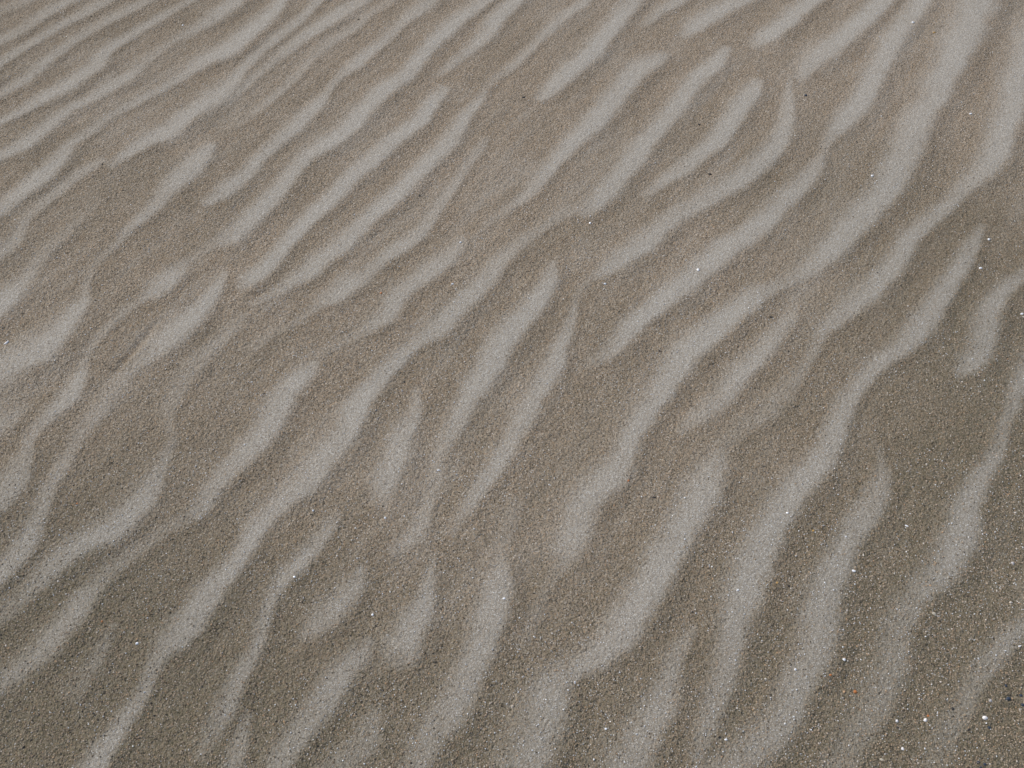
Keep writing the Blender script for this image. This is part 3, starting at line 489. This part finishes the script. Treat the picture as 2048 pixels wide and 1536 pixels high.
# loose grains: colour goes by each grain's own tone
def grain_mat(name, stops, rough, spec):
    g = NT(name)
    a = g.n('ShaderNodeAttribute', attribute_name='tone', attribute_type='INSTANCER').outputs['Fac']
    c = g.ramp(a, stops)
    p = g.n('ShaderNodeBsdfPrincipled'); p.inputs['Roughness'].default_value = rough
    p.inputs['Specular IOR Level'].default_value = spec
    g.l(c, p.inputs['Base Color'])
    o = g.n('ShaderNodeOutputMaterial'); g.l(p.outputs[0], o.inputs[0])
    return g.m
m_loose = grain_mat('loose_grains', GRAIN_DARK, 0.6, 0.4)
m_fine = grain_mat('fine_grains', GRAIN_PALE, 0.6, 0.4)
m_glint = grain_mat('quartz_glints', [(0, (0.50, 0.50, 0.51)), (0.5, (0.80, 0.81, 0.83)), (1, (0.93, 0.94, 0.95))], 0.30, 0.7)

def scatter(name, label, x, y, size, tone, mat, sink, flat=0.75):
    """grains resting on the sheet: one object, each grain a faceted lump turned its own way"""
    lk = ground_at(x, y)
    z = lk(Z) + size * sink
    n = len(x)
    mesh = bpy.data.meshes.new(name)
    mesh.vertices.add(n)
    mesh.vertices.foreach_set('co', (np.stack([x, y, z], -1) * 0.001).astype(np.float32).ravel())
    mesh.update()
    for nm, tp, arr in (('size', 'FLOAT_VECTOR', np.stack([size * rng.uniform(0.8, 1.3, n), size * rng.uniform(0.7, 1.1, n), size * rng.uniform(0.55, 0.95, n) * flat / 0.75], -1) * 0.0005),
                        ('turn', 'FLOAT_VECTOR', np.stack([rng.normal(0, 0.5, n), rng.normal(0, 0.5, n), rng.uniform(0, 6.28, n)], -1))):
        at = mesh.attributes.new(nm, tp, 'POINT'); at.data.foreach_set('vector', arr.astype(np.float32).ravel())
    at = mesh.attributes.new('tone', 'FLOAT', 'POINT'); at.data.foreach_set('value', tone.astype(np.float32))
    ob = bpy.data.objects.new(name, mesh); scn.collection.objects.link(ob)
    ob['kind'] = 'stuff'; ob['label'] = label; ob['category'] = 'sand grains'
    mesh.materials.append(mat)
    ng = bpy.data.node_groups.new(name, 'GeometryNodeTree')
    ng.interface.new_socket('Geometry', in_out='INPUT', socket_type='NodeSocketGeometry')
    ng.interface.new_socket('Geometry', in_out='OUTPUT', socket_type='NodeSocketGeometry')
    N = ng.nodes.new; L = ng.links.new
    gi = N('NodeGroupInput'); go = N('NodeGroupOutput')
    mp = N('GeometryNodeMeshToPoints')
    ico = N('GeometryNodeMeshIcoSphere'); ico.inputs['Radius'].default_value = 1.0; ico.inputs['Subdivisions'].default_value = 1
    sm = N('GeometryNodeSetMaterial'); sm.inputs['Material'].default_value = mat
    iop = N('GeometryNodeInstanceOnPoints')
    a = N('GeometryNodeInputNamedAttribute'); a.data_type = 'FLOAT_VECTOR'; a.inputs[0].default_value = 'size'
    b = N('GeometryNodeInputNamedAttribute'); b.data_type = 'FLOAT_VECTOR'; b.inputs[0].default_value = 'turn'
    e2r = N('FunctionNodeEulerToRotation')
    L(gi.outputs[0], mp.inputs['Mesh']); L(mp.outputs[0], iop.inputs['Points'])
    L(ico.outputs['Mesh'], sm.inputs['Geometry']); L(sm.outputs[0], iop.inputs['Instance'])
    L(b.outputs[0], e2r.inputs[0]); L(e2r.outputs[0], iop.inputs['Rotation']); L(a.outputs[0], iop.inputs['Scale'])
    L(iop.outputs[0], go.inputs[0])
    md = ob.modifiers.new('grains', 'NODES'); md.node_group = ng
    return ob

def throw(n):
    """random spots over the near sand, denser close up"""
    y = rng.uniform(240, 1530, n * 2); x = rng.uniform(-900, 900, n * 2)
    half = (y * 0.643 + 613) * 0.5146 * 1.08 + 20
    ok = np.abs(x) < half
    return x[ok][:n], y[ok][:n]

x, y = throw(520000)
lk = ground_at(x, y); f = lk(pale); c = lk(coarse)
keep = rng.random(len(x)) < np.clip((1.0 - 1.1 * f) * (0.45 + 0.8 * c), 0.03 + 0.10 * c, 1)
x, y, f, c = x[keep], y[keep], f[keep], c[keep]
size = np.clip(rng.lognormal(-0.12, 0.24, len(x)), 0.45, 2.0) * (0.82 + 0.42 * c)
scatter('coarse_grains', 'brown, grey and tan coarse grains strewn over the troughs between the pale crests', x, y, size, rng.random(len(x)), m_loose, 0.10)

# glinting quartz, thicker close to the camera side and on the flanks of the crests
x, y = throw(110000)
clump = np.clip(0.5 + 1.6 * fractal(x, y, 60, 120, 2), 0.1, 1.6)
keep = rng.random(len(x)) < np.clip(1.1 - (y - 300) / 900, 0.26, 1) * 1.0 * clump
x, y = x[keep], y[keep]
size = np.clip(rng.lognormal(-0.42, 0.34, len(x)), 0.3, 1.5)
scatter('quartz_glints', 'tiny white glinting quartz grains sprinkled all over the sand', x, y, size, rng.random(len(x)) ** 1.5, m_glint, 0.30)

# ------------------------------------------------------------------ the larger bits, one by one
def plain_mat(name, lo, hi, rough, spec=0.5, scale=900):
    g = NT(name)
    tc = g.n('ShaderNodeTexCoord').outputs['Object']
    no = g.n('ShaderNodeTexNoise'); no.inputs['Scale'].default_value = scale; no.inputs['Detail'].default_value = 3
    g.l(tc, no.inputs['Vector'])
    c = g.ramp(no.outputs['Fac'], [(0.35, lo), (0.65, hi)])
    p = g.n('ShaderNodeBsdfPrincipled'); p.inputs['Roughness'].default_value = rough
    p.inputs['Specular IOR Level'].default_value = spec
    g.l(c, p.inputs['Base Color'])
    o = g.n('ShaderNodeOutputMaterial'); g.l(p.outputs[0], o.inputs[0])
    return g.m
MATS = {
    'white': plain_mat('white_shell', (0.72, 0.69, 0.68), (0.86, 0.84, 0.84), 0.5),
    'cream': plain_mat('cream_shell', (0.42, 0.38, 0.30), (0.55, 0.50, 0.41), 0.6),
    'dull': plain_mat('dull_shell', (0.40, 0.38, 0.38), (0.52, 0.50, 0.50), 0.6),
    'quartz': plain_mat('quartz', (0.80, 0.81, 0.84), (0.92, 0.93, 0.95), 0.2, 0.9),
    'black': plain_mat('black_stone', (0.022, 0.020, 0.018), (0.050, 0.044, 0.040), 0.6),
    'blue': plain_mat('blue_black_stone', (0.018, 0.028, 0.046), (0.045, 0.065, 0.100), 0.45),
    'orange': plain_mat('orange_stone', (0.38, 0.13, 0.035), (0.52, 0.21, 0.07), 0.5),
    'yellow': plain_mat('yellow_stone', (0.46, 0.27, 0.08), (0.60, 0.38, 0.13), 0.4),
}
GROUPS = {'shell_fragment': 'shell fragments on the sand', 'quartz_grain': 'large quartz grains on the sand',
          'dark_pebble': 'dark pebbles and specks on the sand', 'orange_grain': 'orange grains on the sand'}
CATS = {'shell_fragment': 'shell', 'quartz_grain': 'grain', 'dark_pebble': 'pebble', 'orange_grain': 'grain'}

def stone_mesh(name, l, w, h, r, rough, bend=0.0, cup=0.0):
    bm = bmesh.new()
    bmesh.ops.create_icosphere(bm, subdivisions=2, radius=0.5)
    ph = [r.uniform(0, 6.28) for _ in range(6)]
    for v in bm.verts:
        p = v.co.normalized()
        # worn corners: unequal lobes, one blunt and one narrower end
        k = 1 + rough * (0.5 * math.sin(3 * p.x + ph[0]) + 0.4 * math.sin(4 * p.y + ph[1]) + 0.35 * math.sin(5 * p.z + 3 * p.x + ph[2]))
        k *= 1 - 0.22 * rough * 3 * max(0, p.x) * (0.5 + 0.5 * math.cos(ph[3]))
        q = p * 0.5 * k
        q.z = max(q.z, -0.42)
        x, y, z = q.x * l, q.y * w, q.z * h
        y += bend * w * (q.x * 2) ** 2
        if cup: z += cup * h * ((q.x * 2) ** 2 + (q.y * 2) ** 2)
        v.co = (x, y, z)
    for f in bm.faces: f.smooth = rough < 0.12
    m = bpy.data.meshes.new(name); bm.to_mesh(m); bm.free()
    return m

rr = random.Random(8)
for (kind, X, Y, L, W, ang, label) in BITS:
    if kind == 'shell_fragment':
        mat = 'cream' if 'cream' in label else ('dull' if 'dull' in label else 'white')
        h = 0.55 * min(L, W); ro = 0.16; bend = 0.25 if 'sliver' in label else 0.0; cup = -0.35
    elif kind == 'quartz_grain':
        mat = 'quartz'; h = 0.75 * min(L, W); ro = 0.2; bend = 0; cup = 0
    elif kind == 'dark_pebble':
        mat = 'blue' if 'blue' in label else 'black'
        h = 0.7 * min(L, W); ro = 0.1 if mat == 'blue' else 0.14; bend = 0.5 if 'crescent' in label else 0.0; cup = 0
    else:
        mat = 'yellow' if 'yellow' in label else 'orange'; h = 0.7 * min(L, W); ro = 0.16; bend = 0; cup = 0
    k_ = 0.78 if kind == 'dark_pebble' else 0.9
    L *= k_; W *= k_; h *= k_
    mesh = stone_mesh(kind, L / 1000, W / 1000, h / 1000, rr, ro, bend, cup)
    mesh.materials.append(MATS[mat])
    ob = bpy.data.objects.new(kind, mesh)
    z = float(ground_at(np.array([X]), np.array([Y]))(Z)[0])
    ob.location = (X / 1000, Y / 1000, (z + 0.16 * h) / 1000)
    ob.rotation_euler = (rr.uniform(-0.15, 0.15), rr.uniform(-0.15, 0.15), ang)
    scn.collection.objects.link(ob)
    ob['label'] = label; ob['category'] = CATS[kind]; ob['group'] = GROUPS[kind]
